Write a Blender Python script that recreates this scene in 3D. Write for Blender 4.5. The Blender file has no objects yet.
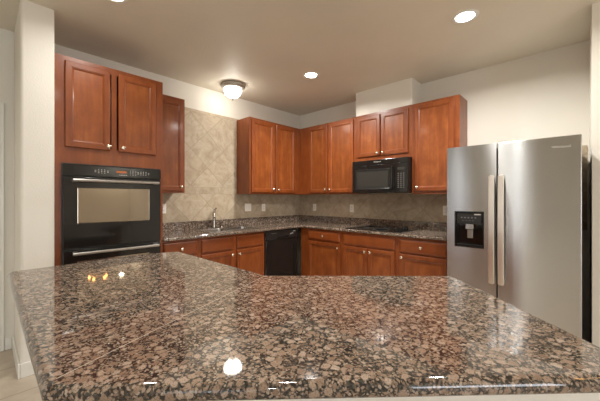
import bpy, bmesh, math
from mathutils import Vector, Matrix
PI = math.pi
S = bpy.context.scene
C = S.collection

# ------------------------------------------------------------------ camera
F_PX, HORIZON, YAW = 297.265, 198.219, 0.755
CAM = (3.609, -3.82, 1.309)
cd = bpy.data.cameras.new('camera')
cd.sensor_fit = 'HORIZONTAL'; cd.sensor_width = 36
cd.lens = 36 * F_PX / 600
cd.shift_y = (HORIZON - 200.5) / 600
cd.clip_start = 0.02; cd.clip_end = 60
cam = bpy.data.objects.new('camera', cd); C.objects.link(cam)
cam.location = CAM; cam.rotation_euler = (PI / 2, 0, YAW)
S.camera = cam

# ------------------------------------------------------------------ world, lights, exposure
H = 2.765
w = bpy.data.worlds.new('world'); S.world = w; w.use_nodes = True
w.node_tree.nodes['Background'].inputs[0].default_value = (0.75, 0.85, 1.0, 1)
w.node_tree.nodes['Background'].inputs[1].default_value = 0.6
S.view_settings.view_transform = 'Standard'
S.view_settings.look = 'None'
S.view_settings.exposure = 0.80
S.view_settings.gamma = 1.0
S.view_settings.use_curve_mapping = False

def area(name, loc, rot, sx, sy, power, col, shape='RECTANGLE', spread=PI):
    l = bpy.data.lights.new(name, 'AREA'); l.shape = shape; l.size = sx; l.size_y = sy
    l.energy = power; l.color = col; l.spread = spread
    o = bpy.data.objects.new(name, l); C.objects.link(o)
    o.location = loc; o.rotation_euler = rot
    return o
DAY = (0.93, 0.96, 1.0)
# unseen daylight lamps added behind the camera; narrow ones set by the fridge reflections
area('window_daylight', (2.33, -7.93, 1.20), (PI / 2, 0, PI), 0.13, 2.0, 6, DAY)
area('window_daylight', (0.80, -7.93, 1.45), (PI / 2, 0, PI), 0.65, 1.5, 5, DAY)
area('window_daylight', (5.8, -7.93, 1.45), (PI / 2, 0, PI), 1.7, 1.5, 34, DAY)
area('window_daylight', (7.93, -4.2, 1.45), (PI / 2, 0, PI / 2), 2.1, 1.7, 40, DAY)
WARM = (1.0, 0.84, 0.66)
COOL = (1.0, 0.975, 0.93)

# ------------------------------------------------------------------ materials
def mat(name, col=(0.5, 0.5, 0.5), rough=0.5, metal=0.0, spec=0.5, coat=0.0, coat_r=0.05, emit=None, es=0):
    m = bpy.data.materials.new(name); m.use_nodes = True
    b = m.node_tree.nodes['Principled BSDF']
    b.inputs['Base Color'].default_value = (*col, 1)
    b.inputs['Roughness'].default_value = rough
    b.inputs['Metallic'].default_value = metal
    b.inputs['Specular IOR Level'].default_value = spec
    b.inputs['Coat Weight'].default_value = coat
    b.inputs['Coat Roughness'].default_value = coat_r
    if emit:
        b.inputs['Emission Color'].default_value = (*emit, 1)
        b.inputs['Emission Strength'].default_value = es
    return m
class N:
    """small node-building helper"""
    def __init__(s, m): s.m = m; s.t = m.node_tree; s.b = s.t.nodes['Principled BSDF']
    def n(s, ty, **kw):
        x = s.t.nodes.new(ty)
        for k, v in kw.items():
            if k in x.inputs.keys() and not hasattr(x, k): x.inputs[k].default_value = v
            else: setattr(x, k, v)
        return x
    def l(s, a, b): s.t.links.new(a, b)
    def ramp(s, fac, stops, interp='LINEAR'):
        r = s.n('ShaderNodeValToRGB'); cr = r.color_ramp; cr.interpolation = interp
        while len(cr.elements) < len(stops): cr.elements.new(0.5)
        for e, (p, c) in zip(cr.elements, stops): e.position = p; e.color = (*c, 1)
        s.l(fac, r.inputs[0]); return r.outputs[0]
    def coord(s, scale=(1, 1, 1), rot=(0, 0, 0), loc=(0, 0, 0)):
        tc = s.n('ShaderNodeTexCoord'); mp = s.n('ShaderNodeMapping')
        mp.inputs['Scale'].default_value = scale; mp.inputs['Rotation'].default_value = rot; mp.inputs['Location'].default_value = loc
        s.l(tc.outputs['Object'], mp.inputs[0]); return mp.outputs[0]
    def noise(s, vec, scale, detail=2, rough=0.5, dist=0):
        x = s.n('ShaderNodeTexNoise'); x.inputs['Scale'].default_value = scale
        x.inputs['Detail'].default_value = detail; x.inputs['Roughness'].default_value = rough; x.inputs['Distortion'].default_value = dist
        s.l(vec, x.inputs['Vector']); return x.outputs
    def math(s, op, a, b=None, c=None, clamp=False):
        x = s.n('ShaderNodeMath', operation=op); x.use_clamp = clamp
        for i, v in enumerate((a, b, c)):
            if v is None: continue
            if isinstance(v, (int, float)): x.inputs[i].default_value = v
            else: s.l(v, x.inputs[i])
        return x.outputs[0]
    def mix(s, fac, a, b, mode='MIX'):
        x = s.n('ShaderNodeMix', data_type='RGBA', blend_type=mode)
        for i, v in ((0, fac), (6, a), (7, b)):
            if isinstance(v, (int, float)): x.inputs[i].default_value = v
            elif isinstance(v, tuple): x.inputs[i].default_value = (*v, 1)
            else: s.l(v, x.inputs[i])
        return x.outputs[2]
    def bump(s, h, strength, dist):
        x = s.n('ShaderNodeBump'); x.inputs['Strength'].default_value = strength; x.inputs['Distance'].default_value = dist
        s.l(h, x.inputs['Height']); s.l(x.outputs[0], s.b.inputs['Normal'])

def paint(name, col, bump=0.25, scale=90, var=0.03):
    m = mat(name, col, 0.75, spec=0.25); k = N(m)
    v = k.coord(); n = k.noise(v, 1.3, 3)
    c = k.ramp(n[0], [(0.3, tuple(x * (1 - var) for x in col)), (0.7, tuple(min(1, x * (1 + var)) for x in col))])
    k.l(c, k.b.inputs['Base Color'])
    k.bump(k.noise(v, scale, 3)[0], bump, 0.004)
    return m
M = {}
M['wall'] = paint('cream wall paint', (0.79, 0.755, 0.675))
M['ceil'] = paint('ceiling paint with orange peel', (0.74, 0.685, 0.575), 0.5, 60, 0.05)
M['ceil'].node_tree.nodes['Principled BSDF'].inputs['Roughness'].default_value = 0.5
M['trim'] = mat('white trim paint', (0.80, 0.78, 0.72), 0.35)
M['white'] = mat('white enamel', (0.82, 0.80, 0.75), 0.4)
M['plate'] = mat('almond outlet plastic', (0.88, 0.83, 0.72), 0.35)
M['slot'] = mat('dark slot', (0.03, 0.03, 0.03), 0.6)
M['black'] = mat('glossy black enamel', (0.012, 0.011, 0.010), 0.09, spec=0.5)
M['blackmat'] = mat('satin black plastic', (0.014, 0.013, 0.012), 0.34)
M['glassblack'] = mat('black ceramic glass', (0.008, 0.008, 0.008), 0.06, spec=0.6)
M['ovenwin'] = mat('mirrored oven glass', (0.34, 0.28, 0.21), 0.02, metal=0.8)
M['mwwin'] = mat('meshed microwave window', (0.055, 0.055, 0.048), 0.18, metal=0.35)
M['chrome'] = mat('chrome', (0.75, 0.74, 0.72), 0.12, metal=1)
M['chromebar'] = mat('polished steel bar', (0.86, 0.80, 0.73), 0.33, metal=1)
M['nickel'] = mat('brushed nickel', (0.40, 0.38, 0.355), 0.34, metal=1)
M['knobs'] = mat('satin nickel knob', (0.80, 0.74, 0.62), 0.25, metal=1)
M['sink'] = mat('sink steel', (0.45, 0.44, 0.42), 0.25, metal=1)
M['faucet'] = mat('faucet satin steel', (0.50, 0.46, 0.41), 0.25, metal=1)
M['bronze'] = mat('brushed pewter', (0.42, 0.38, 0.33), 0.5, metal=0.5)
M['digit'] = mat('pale control marks', (0.62, 0.60, 0.56), 0.5)
M['digitdim'] = mat('dim control marks', (0.20, 0.19, 0.18), 0.5)
M['amber'] = mat('amber display', (0.02, 0.01, 0.005), 0.3, emit=(1.0, 0.25, 0.06), es=0.25)
M['logo'] = mat('silver lettering', (0.72, 0.70, 0.66), 0.3, metal=0.6)
M['case'] = mat('dark grey fridge case', (0.11, 0.105, 0.095), 0.45)
M['lens'] = mat('lit lamp lens', (0.9, 0.9, 0.88), 0.4, emit=(1.0, 0.95, 0.86), es=14)
M['bowl'] = mat('lit frosted glass bowl', (0.9, 0.88, 0.82), 0.3, emit=(1.0, 0.95, 0.87), es=13)
M['bulb'] = mat('lit warm bulb', (1, 0.8, 0.5), 0.4, emit=(1.0, 0.50, 0.16), es=30)
M['seam'] = mat('pale granite seam filler', (0.55, 0.47, 0.38), 0.2)
M['grout'] = mat('grout', (0.30, 0.24, 0.17), 0.8)
M['windowglass'] = mat('window pane', (0.9, 0.95, 1), 0.03)
M['windowglass'].node_tree.nodes['Principled BSDF'].inputs['Transmission Weight'].default_value = 1

def wood(name, dark, mid, light, axis=2):
    m = mat(name, mid, 0.36, spec=0.4, coat=0.2, coat_r=0.12); k = N(m)
    sc = [22, 22, 22]; sc[axis] = 1.6
    v = k.coord(tuple(sc))
    oi = k.n('ShaderNodeObjectInfo')
    va = k.n('ShaderNodeVectorMath', operation='ADD'); k.l(v, va.inputs[0])
    cmb = k.n('ShaderNodeCombineXYZ'); rr = k.math('MULTIPLY', oi.outputs['Random'], 37.0)
    for i in range(3): k.l(rr, cmb.inputs[i])
    k.l(cmb.outputs[0], va.inputs[1])
    g = k.noise(va.outputs[0], 1.0, 5, 0.55, 0.4)[0]
    v2 = k.coord((5.5, 5.5, 3.5)); vb = k.n('ShaderNodeVectorMath', operation='ADD'); k.l(v2, vb.inputs[0]); k.l(cmb.outputs[0], vb.inputs[1])
    big = k.noise(vb.outputs[0], 1.6, 3, 0.6)[0]
    f = k.math('ADD', k.math('MULTIPLY', g, 0.45), k.math('MULTIPLY', big, 0.55))
    c = k.ramp(f, [(0.30, dark), (0.50, mid), (0.68, light)])
    hv = k.n('ShaderNodeHueSaturation'); k.l(c, hv.inputs['Color'])
    k.l(k.math('MULTIPLY_ADD', oi.outputs['Random'], 0.16, 0.92), hv.inputs['Value'])
    k.l(hv.outputs[0], k.b.inputs['Base Color'])
    return m
M['wood'] = wood('cherry stained wood', (0.160, 0.036, 0.007), (0.210, 0.050, 0.0100), (0.270, 0.074, 0.017))
M['woodh'] = wood('cherry stained wood, level grain', (0.160, 0.036, 0.007), (0.210, 0.050, 0.0100), (0.270, 0.074, 0.017), 0)
M['panel'] = wood('cherry stained door panel', (0.150, 0.034, 0.007), (0.225, 0.058, 0.012), (0.310, 0.094, 0.022))
M['inside'] = mat('cabinet interior board', (0.45, 0.30, 0.17), 0.6)

def granite(name, loc=(0, 0, 0)):
    m = mat(name, (0.3, 0.2, 0.15), 0.045, spec=0.8); k = N(m)
    v = k.coord(loc=loc)
    def warp(vec, scale, amt, det=3):
        d = k.noise(vec, scale, det, 0.6)[1]
        vs = k.n('ShaderNodeVectorMath', operation='SUBTRACT'); k.l(d, vs.inputs[0]); vs.inputs[1].default_value = (0.5, 0.5, 0.5)
        vm = k.n('ShaderNodeVectorMath', operation='SCALE'); k.l(vs.outputs[0], vm.inputs[0]); vm.inputs['Scale'].default_value = amt
        va = k.n('ShaderNodeVectorMath', operation='ADD'); k.l(vec, va.inputs[0]); k.l(vm.outputs[0], va.inputs[1]); return va.outputs[0]
    v1 = warp(warp(v, 14, 0.022, 2), 120, 0.008)
    def vor(scale, vec, feature='F1', rnd=1.0):
        x = k.n('ShaderNodeTexVoronoi', feature=feature); x.inputs['Scale'].default_value = scale
        x.inputs['Randomness'].default_value = rnd * 0.80; k.l(vec, x.inputs['Vector']); return x
    fine = k.noise(v, 190, 3, 0.7)[0]
    def blobs(scale, rmin, rvar, keep):
        a = vor(scale, v1, rnd=1.0); e = vor(scale, v1, 'DISTANCE_TO_EDGE', 1.0)
        sep = k.n('ShaderNodeSeparateColor'); k.l(a.outputs['Color'], sep.inputs[0])
        r = k.math('MULTIPLY_ADD', sep.outputs[0], rvar, rmin)
        dist = k.math('ADD', a.outputs['Distance'], k.math('MULTIPLY_ADD', fine, 0.34, -0.17))
        m_ = k.math('MULTIPLY', k.math('MULTIPLY', k.math('SUBTRACT', r, dist), 7, clamp=True),
                    k.math('MULTIPLY', k.math('SUBTRACT', k.math('ADD', e.outputs['Distance'], k.math('MULTIPLY_ADD', fine, 0.06, -0.03)), 0.02), 14, clamp=True), clamp=True)
        m_ = k.math('MULTIPLY', m_, k.math('GREATER_THAN', sep.outputs[2], keep))
        c = k.ramp(sep.outputs[1], [(0.0, (0.235, 0.155, 0.108)), (0.35, (0.325, 0.230, 0.165)), (0.7, (0.400, 0.300, 0.228)), (1.0, (0.46, 0.370, 0.295))])
        ring = k.math('MULTIPLY', k.math('SUBTRACT', dist, k.math('MULTIPLY', r, 0.62)), 6, clamp=True)
        c = k.mix(k.math('MULTIPLY', ring, 0.55), c, (0.40, 0.315, 0.235))
        return m_, c
    m1, c1 = blobs(43, 0.27, 0.34, 0.08)
    m2, c2 = blobs(120, 0.36, 0.26, 0.30)
    sp = k.math('MULTIPLY', k.math('SUBTRACT', k.noise(v, 300, 2, 0.6)[0], 0.53), 9, clamp=True)
    c1 = k.mix(k.math('MULTIPLY', sp, 0.60), c1, (0.085, 0.048, 0.032))
    # dark matrix with grey green and rusty grains
    b = vor(210, v1); sb = k.n('ShaderNodeSeparateColor'); k.l(b.outputs['Color'], sb.inputs[0])
    base = k.ramp(sb.outputs[0], [(0.0, (0.020, 0.018, 0.017)), (0.40, (0.052, 0.042, 0.034)), (0.55, (0.130, 0.090, 0.064)),
                                  (0.68, (0.060, 0.062, 0.054)), (0.80, (0.20, 0.140, 0.100)), (0.93, (0.29, 0.23, 0.175))], 'CONSTANT')
    col = k.mix(m1, k.mix(k.math('MULTIPLY', m2, 0.85), base, c2), c1)
    k.l(col, k.b.inputs['Base Color'])
    return m
M['granite'] = granite('brown granite')
M['granite2'] = granite('brown granite, second slab', (3.1, 1.7, 0.4))

def tile_mat():
    m = mat('travertine tile', (0.45, 0.36, 0.24), 0.5, spec=0.35); k = N(m)
    tc = k.n('ShaderNodeTexCoord'); sp = k.n('ShaderNodeSeparateXYZ'); k.l(tc.outputs['Object'], sp.inputs[0])
    u, z = sp.outputs[0], sp.outputs[2]     # local x runs along the wall
    D = 0.466
    at = k.n('ShaderNodeAttribute', attribute_type='OBJECT', attribute_name='tile_phase'); s2 = k.n('ShaderNodeSeparateXYZ'); k.l(at.outputs['Vector'], s2.inputs[0])
    p = k.math('ADD', k.math('ADD', z, u), s2.outputs[0]); q = k.math('ADD', k.math('SUBTRACT', z, u), s2.outputs[1])
    def dline(x, per):
        f = k.math('FRACT', k.math('DIVIDE', x, per)); g = k.math('ABSOLUTE', k.math('SUBTRACT', f, 0.5))
        return k.math('MULTIPLY', k.math('SUBTRACT', 0.5, g), per)    # distance to nearest line
    dd = k.math('MINIMUM', dline(p, D), dline(q, D))
    diag = k.math('LESS_THAN', dd, 0.0042)
    # level bands: z 1.365..1.455 and the cap strip above z 2.42
    def between(a, b): return k.math('MULTIPLY', k.math('GREATER_THAN', z, a), k.math('LESS_THAN', z, b))
    band = k.math('MAXIMUM', between(1.365, 1.452), between(2.418, 2.60), clamp=True)
    hl = None
    for zz in (1.365, 1.452, 2.418):
        t = k.math('LESS_THAN', k.math('ABSOLUTE', k.math('SUBTRACT', z, zz)), 0.0016); hl = t if hl is None else k.math('MAXIMUM', hl, t)
    vj = k.math('LESS_THAN', dline(u, 0.33), 0.0022)
    line = k.math('MAXIMUM', k.math('MAXIMUM', k.math('MULTIPLY', diag, k.math('SUBTRACT', 1, band)), hl), k.math('MULTIPLY', vj, band))
    ci = k.n('ShaderNodeCombineXYZ')
    k.l(k.math('FLOOR', k.math('DIVIDE', p, D)), ci.inputs[0]); k.l(k.math('FLOOR', k.math('DIVIDE', q, D)), ci.inputs[1])
    k.l(k.math('MULTIPLY', band, k.math('FLOOR', k.math('DIVIDE', u, 0.33))), ci.inputs[2])
    wn = k.n('ShaderNodeTexWhiteNoise'); k.l(ci.outputs[0], wn.inputs['Vector'])
    v = k.coord(); vv = k.n('ShaderNodeVectorMath', operation='ADD'); k.l(v, vv.inputs[0])
    sc = k.n('ShaderNodeVectorMath', operation='SCALE'); sc.inputs['Scale'].default_value = 9; k.l(wn.outputs['Color'], sc.inputs[0]); k.l(sc.outputs[0], vv.inputs[1])
    n = k.noise(vv.outputs[0], 7, 6, 0.6, 1.1)[0]
    c = k.ramp(n, [(0.30, (0.38, 0.295, 0.20)), (0.46, (0.465, 0.375, 0.265)), (0.56, (0.50, 0.415, 0.30)), (0.75, (0.56, 0.48, 0.365))])
    vein = k.math('SUBTRACT', 1, k.math('MULTIPLY', k.math('ABSOLUTE', k.math('SUBTRACT', k.noise(vv.outputs[0], 3.2, 5, 0.6, 1.8)[0], 0.5)), 26), clamp=True)
    c = k.mix(k.math('MULTIPLY', vein, 0.35), c, (0.34, 0.255, 0.16))
    hv = k.n('ShaderNodeHueSaturation'); k.l(c, hv.inputs['Color']); k.l(k.math('MULTIPLY_ADD', wn.outputs['Value'], 0.12, 0.93), hv.inputs['Value'])
    c = k.mix(k.math('MULTIPLY', line, 0.55), hv.outputs[0], (0.24, 0.185, 0.13))
    k.l(c, k.b.inputs['Base Color'])
    k.bump(k.math('MULTIPLY', line, -1), 0.4, 0.002)
    return m
M['tile'] = tile_mat()

def floor_mat():
    m = mat('floor tile', (0.5, 0.42, 0.33), 0.35); k = N(m)
    tc = k.n('ShaderNodeTexCoord'); sp = k.n('ShaderNodeSeparateXYZ'); k.l(tc.outputs['Object'], sp.inputs[0])
    P = 0.457
    x = k.math('SUBTRACT', sp.outputs[0], 0.41); y = k.math('SUBTRACT', sp.outputs[1], -3.95)
    def dline(a):
        f = k.math('FRACT', k.math('DIVIDE', a, P)); g = k.math('ABSOLUTE', k.math('SUBTRACT', f, 0.5)); return k.math('MULTIPLY', k.math('SUBTRACT', 0.5, g), P)
    line = k.math('LESS_THAN', k.math('MINIMUM', dline(x), dline(y)), 0.004)
    ci = k.n('ShaderNodeCombineXYZ'); k.l(k.math('FLOOR', k.math('DIVIDE', x, P)), ci.inputs[0]); k.l(k.math('FLOOR', k.math('DIVIDE', y, P)), ci.inputs[1])
    wn = k.n('ShaderNodeTexWhiteNoise'); k.l(ci.outputs[0], wn.inputs['Vector'])
    n = k.noise(k.coord(), 6, 5, 0.6, 0.8)[0]
    c = k.ramp(n, [(0.3, (0.43, 0.35, 0.27)), (0.7, (0.56, 0.48, 0.38))])
    hv = k.n('ShaderNodeHueSaturation'); k.l(c, hv.inputs['Color']); k.l(k.math('MULTIPLY_ADD', wn.outputs['Value'], 0.10, 0.95), hv.inputs['Value'])
    k.l(k.mix(line, hv.outputs[0], (0.30, 0.24, 0.18)), k.b.inputs['Base Color'])
    return m
M['floor'] = floor_mat()

def steel():
    m = mat('brushed stainless steel', (0.50, 0.50, 0.495), 0.30, metal=1); k = N(m)
    k.b.inputs['Anisotropic'].default_value = 1.0; k.b.inputs['Anisotropic Rotation'].default_value = 0.25
    tg = k.n('ShaderNodeTangent', direction_type='RADIAL', axis='Z'); k.l(tg.outputs[0], k.b.inputs['Tangent'])
    n = k.noise(k.coord((1.2, 1.2, 260)), 3, 2)[0]
    k.l(k.math('MULTIPLY_ADD', n, 0.02, 0.21), k.b.inputs['Roughness'])
    return m
M['steel'] = steel()

# ------------------------------------------------------------------ mesh helpers
def box(bm, x0, x1, y0, y1, z0, z1, bev=0.0, seg=2):
    r = bmesh.ops.create_cube(bm, size=1); vs = r['verts']
    bmesh.ops.scale(bm, vec=(x1 - x0, y1 - y0, z1 - z0), verts=vs)
    bmesh.ops.translate(bm, vec=((x0 + x1) / 2, (y0 + y1) / 2, (z0 + z1) / 2), verts=vs)
    if bev > 0:
        es = list({e for v in vs for e in v.link_edges})
        bmesh.ops.bevel(bm, geom=es, offset=bev, segments=seg, affect='EDGES', profile=0.5)
    return bm
def B(*a, **k): return box(bmesh.new(), *a, **k)
def lathe(bm, prof, mtx=None, seg=28):
    """prof: list of (radius, height) revolved about z"""
    mtx = mtx or Matrix.Identity(4); rings = []
    for r, z in prof:
        if r < 1e-6: rings.append([bm.verts.new(mtx @ Vector((0, 0, z)))])
        else: rings.append([bm.verts.new(mtx @ Vector((r * math.cos(2 * PI * i / seg), r * math.sin(2 * PI * i / seg), z))) for i in range(seg)])
    for a, b in zip(rings, rings[1:]):
        for i in range(seg):
            j = (i + 1) % seg
            if len(a) == 1 and len(b) == 1: continue
            if len(a) == 1: bm.faces.new((a[0], b[i], b[j]))
            elif len(b) == 1: bm.faces.new((a[i], a[j], b[0]))
            else: bm.faces.new((a[i], a[j], b[j], b[i]))
    if len(rings[0]) > 1: bm.faces.new(list(reversed(rings[0])))
    if len(rings[-1]) > 1: bm.faces.new(rings[-1])
    return bm
def tube(bm, pts, rad, seg=12, sy=1.0):
    pts = [Vector(p) for p in pts]; rings = []; up = Vector((0, 0, 1))
    rads = rad if isinstance(rad, (list, tuple)) else [rad] * len(pts)
    prev = None
    for i, p in enumerate(pts):
        t = (pts[min(i + 1, len(pts) - 1)] - pts[max(i - 1, 0)]).normalized()
        if prev is None:
            a = t.cross(up) if abs(t.z) < 0.95 else t.cross(Vector((1, 0, 0)))
            a.normalize()
        else: a = (prev - t * prev.dot(t)).normalized()
        b = t.cross(a); prev = a
        rings.append([bm.verts.new(p + rads[i] * (math.cos(2 * PI * j / seg) * a + sy * math.sin(2 * PI * j / seg) * b)) for j in range(seg)])
    for a, b in zip(rings, rings[1:]):
        for i in range(seg): bm.faces.new((a[i], a[(i + 1) % seg], b[(i + 1) % seg], b[i]))
    bm.faces.new(list(reversed(rings[0]))); bm.faces.new(rings[-1])
    return bm
def rect_rings(bm, x0, x1, z0, z1, yb, prof, cap_back=True, cap_front=True):
    """prof: list of (inset, height); rectangular rings facing -y from the plane y=yb"""
    rs = []
    for o, h in prof:
        rs.append([bm.verts.new((x, yb - h, z)) for x, z in ((x0 + o, z0 + o), (x1 - o, z0 + o), (x1 - o, z1 - o), (x0 + o, z1 - o))])
    for a, b in zip(rs, rs[1:]):
        for i in range(4): bm.faces.new((a[i], a[(i + 1) % 4], b[(i + 1) % 4], b[i]))
    if cap_back: bm.faces.new(list(reversed(rs[0])))
    if cap_front: bm.faces.new(rs[-1])
    return bm
def prism(bm, poly, z0, z1):
    lo = [bm.verts.new((x, y, z0)) for x, y in poly]; hi = [bm.verts.new((x, y, z1)) for x, y in poly]
    n = len(poly)
    for i in range(n): bm.faces.new((lo[i], lo[(i + 1) % n], hi[(i + 1) % n], hi[i]))
    bm.faces.new(list(reversed(lo))); bm.faces.new(hi)
    return bm
def obj(name, bm, m, parent=None, smooth=False, **props):
    bmesh.ops.recalc_face_normals(bm, faces=bm.faces)
    me = bpy.data.meshes.new(name); bm.to_mesh(me); bm.free()
    if smooth:
        for p in me.polygons: p.use_smooth = not (smooth == 'box' and max(abs(c) for c in p.normal) > 0.9999)
    me.materials.append(m if not isinstance(m, str) else M[m])
    if smooth is True: me.set_sharp_from_angle(angle=math.radians(38))
    o = bpy.data.objects.new(name, me); C.objects.link(o)
    if parent: o.parent = parent
    for k_, v_ in props.items(): o[k_] = v_
    return o
def tag(o, label, cat, group=None):
    o['label'] = label; o['category'] = cat
    if group: o['group'] = group
    return o
def thing(name, label, cat, loc=(0, 0, 0), rz=0, group=None):
    o = bpy.data.objects.new(name, None); C.objects.link(o)
    o.location = loc; o.rotation_euler = (0, 0, rz)
    return tag(o, label, cat, group)
def struct(name, bm, m, **kw):
    o = obj(name, bm, m, **kw)
    if o.parent is None: o['kind'] = 'structure'
    return o
def curve_slab(name, outline, holes, z0, z1, rad, m, parent=None, res=5):
    """slab with a rounded edge, from a filled 2D curve"""
    cu = bpy.data.curves.new(name, 'CURVE'); cu.dimensions = '2D'; cu.fill_mode = 'BOTH'
    cu.bevel_depth = rad; cu.bevel_resolution = res; cu.offset = -rad; cu.extrude = max(0, (z1 - z0) / 2 - rad)
    for pl in [outline] + holes:
        s = cu.splines.new('POLY'); s.points.add(len(pl) - 1); s.use_cyclic_u = True
        for p, (x, y) in zip(s.points, pl): p.co = (x, y, 0, 1)
    t = bpy.data.objects.new('tmp', cu); C.objects.link(t)
    dg = bpy.context.evaluated_depsgraph_get()
    me = bpy.data.meshes.new_from_object(t.evaluated_get(dg)); bpy.data.objects.remove(t); bpy.data.curves.remove(cu)
    me.name = name
    me.transform(Matrix.Translation((0, 0, (z0 + z1) / 2)))
    bm = bmesh.new(); bm.from_mesh(me); bmesh.ops.remove_doubles(bm, verts=bm.verts, dist=1e-5)
    me.materials.clear()
    return obj(name, bm, m, parent, smooth='box')
def round_poly(pts, rads, n=5):
    out = []; k = len(pts)
    for i, (p, r) in enumerate(zip(pts, rads)):
        p = Vector(p); a = Vector(pts[i - 1]); b = Vector(pts[(i + 1) % k])
        if r <= 0: out.append(tuple(p)); continue
        da = (a - p).normalized(); db = (b - p).normalized(); ang = da.angle(db); t = r / math.tan(ang / 2)
        c = p + (da + db).normalized() * (r / math.sin(ang / 2))
        s = p + da * t - c; e = p + db * t - c
        for j in range(n + 1):
            v = s.lerp(e, j / n).normalized() * r + c; out.append(tuple(v))
    return out
def text(name, body, size, loc, rot, m, parent, extrude=0.0006, align='CENTER'):
    cu = bpy.data.curves.new(name, 'FONT'); cu.body = body; cu.size = size; cu.extrude = extrude; cu.align_x = align
    t = bpy.data.objects.new('tmp', cu); C.objects.link(t)
    dg = bpy.context.evaluated_depsgraph_get(); me = bpy.data.meshes.new_from_object(t.evaluated_get(dg))
    bpy.data.objects.remove(t); bpy.data.curves.remove(cu)
    me.transform(Matrix.Translation(loc) @ rot.to_matrix().to_4x4()); me.materials.clear(); me.materials.append(M[m])
    o = bpy.data.objects.new(name, me); C.objects.link(o); o.parent = parent
    return o
from mathutils import Euler
FACE = Euler((PI / 2, 0, 0))       # text standing up, read from -y

# ------------------------------------------------------------------ room shell
XW, YS, XE = 0.0, -8.0, 8.0      # west wall plane, south wall, east wall
struct('floor', B(-0.15, XE + 0.15, YS - 0.15, 0.15, -0.10, 0), 'floor')
struct('ceiling', B(-0.15, XE + 0.15, YS - 0.15, 0.15, H, H + 0.12), 'ceil')
struct('wall_back', B(-0.15, 3.676, 0.0, 0.15, 0, H), 'wall')
struct('wall_right', B(3.676, XE + 0.15, -0.70, 0.15, 0, H, bev=0.0), 'wall')
# west wall with a door opening y -4.70..-3.79
DY0, DY1, DZ = -4.68, -3.775, 2.045
lw = bmesh.new()
box(lw, -0.15, XW, DY1, 0, 0, H); box(lw, -0.15, XW, YS - 0.15, DY0, 0, H); box(lw, -0.15, XW, DY0, DY1, DZ, H)
struct('wall_left', lw, 'wall')
# short wing wall beside the oven tower, rounded corners
wing = round_poly([(0.0, -3.64), (0.645, -3.64), (0.645, -3.446), (0.0, -3.446)], [0, 0.022, 0.006, 0])
struct('wall_wing', prism(bmesh.new(), wing, 0, H), 'wall', smooth=True)
def wall_with_window(name, axis, plane, thick, a0, a1, wins):
    bm = bmesh.new(); cuts = sorted(wins)
    def bx(u0, u1, z0, z1):
        if axis == 'y': box(bm, u0, u1, min(plane, plane + thick), max(plane, plane + thick), z0, z1)
        else: box(bm, min(plane, plane + thick), max(plane, plane + thick), u0, u1, z0, z1)
    u = a0
    for (w0, w1, z0, z1) in cuts:
        bx(u, w0, 0, H); bx(w0, w1, 0, z0); bx(w0, w1, z1, H); u = w1
    bx(u, a1, 0, H)
    struct(name, bm, 'wall')
wall_with_window('wall_front', 'y', YS, -0.15, 0.0, XE, [(0.45, 1.15, 0.65, 2.25), (2.17, 2.49, 0.15, 2.25), (4.9, 6.7, 0.65, 2.25)])
wall_with_window('wall_dining', 'x', XE, 0.15, YS, -0.70, [(-5.3, -3.1, 0.6, 2.35)])
def window(n, axis, plane, u0, u1, z0, z1):
    fr = bmesh.new()
    def bx(bm, a0, a1, c0, c1, d0, d1):
        if axis == 'y': box(bm, a0, a1, plane - d1, plane - d0, c0, c1)
        else: box(bm, plane + d0, plane + d1, a0, a1, c0, c1)
    mid = (u0 + u1) / 2
    for a0, a1, c0, c1 in ((u0, u0 + .05, z0, z1), (u1 - .05, u1, z0, z1), (u0, u1, z0, z0 + .05), (u0, u1, z1 - .05, z1), (mid - .02, mid + .02, z0, z1)):
        bx(fr, a0, a1, c0, c1, 0.08, 0.13)
    o = struct('window_%d' % n, fr, 'trim')
    p = bmesh.new(); bx(p, u0 + .04, u1 - .04, z0 + .04, z1 - .04, 0.10, 0.106); obj('window_pane', p, 'windowglass', o)
window(1, 'y', YS, 0.45, 1.15, 0.65, 2.25); window(4, 'y', YS, 2.17, 2.49, 0.15, 2.25); window(2, 'y', YS, 4.9, 6.7, 0.65, 2.25); window(3, 'x', XE, -5.3, -3.1, 0.6, 2.35)  # unseen windows added for daylight; the narrow one sized for the fridge streak

# soffit over the microwave cabinet
sof = round_poly([(1.345, 0), (2.135, 0), (2.135, -0.285), (1.345, -0.285)][::-1], [0.004, 0.022, 0, 0])
struct('wall_soffit', prism(bmesh.new(), sof, 2.4335, H), 'wall', smooth=True)

# door and casing on the left wall
cs = bmesh.new()
def prof_box(bm, x0, x1, y0, y1, z0, z1): box(bm, x0, x1, y0, y1, z0, z1, bev=0.006)
prof_box(cs, XW, 0.018, DY1, DY1 + 0.075, 0, DZ + 0.085)
prof_box(cs, XW, 0.018, DY0 - 0.075, DY0, 0, DZ + 0.085)
prof_box(cs, XW, 0.018, DY0, DY1, DZ, DZ + 0.085)
struct('trim_1', cs, 'trim')
db = bmesh.new()
box(db, -0.06, -0.022, DY0 + 0.004, DY1 - 0.004, 0.008, DZ - 0.004)
d1 = struct('door_1', db, 'trim')
for (a, b) in ((0.25, 0.95), (1.1, 1.9)):
    for y0 in (DY0 + 0.12, DY0 + 0.50):
        bm = bmesh.new(); rect_rings(bm, y0, y0 + 0.29, a, b, 0, [(0, 0), (0.01, 0.004), (0.03, -0.002 + 0.004), (0.045, 0.005)])
        bmesh.ops.rotate(bm, verts=bm.verts, cent=(0, 0, 0), matrix=Matrix.Rotation(PI / 2, 3, 'Z'))
        bmesh.ops.translate(bm, verts=bm.verts, vec=(-0.022, 0, 0)); obj('door_panel', bm, 'trim', d1)
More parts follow.
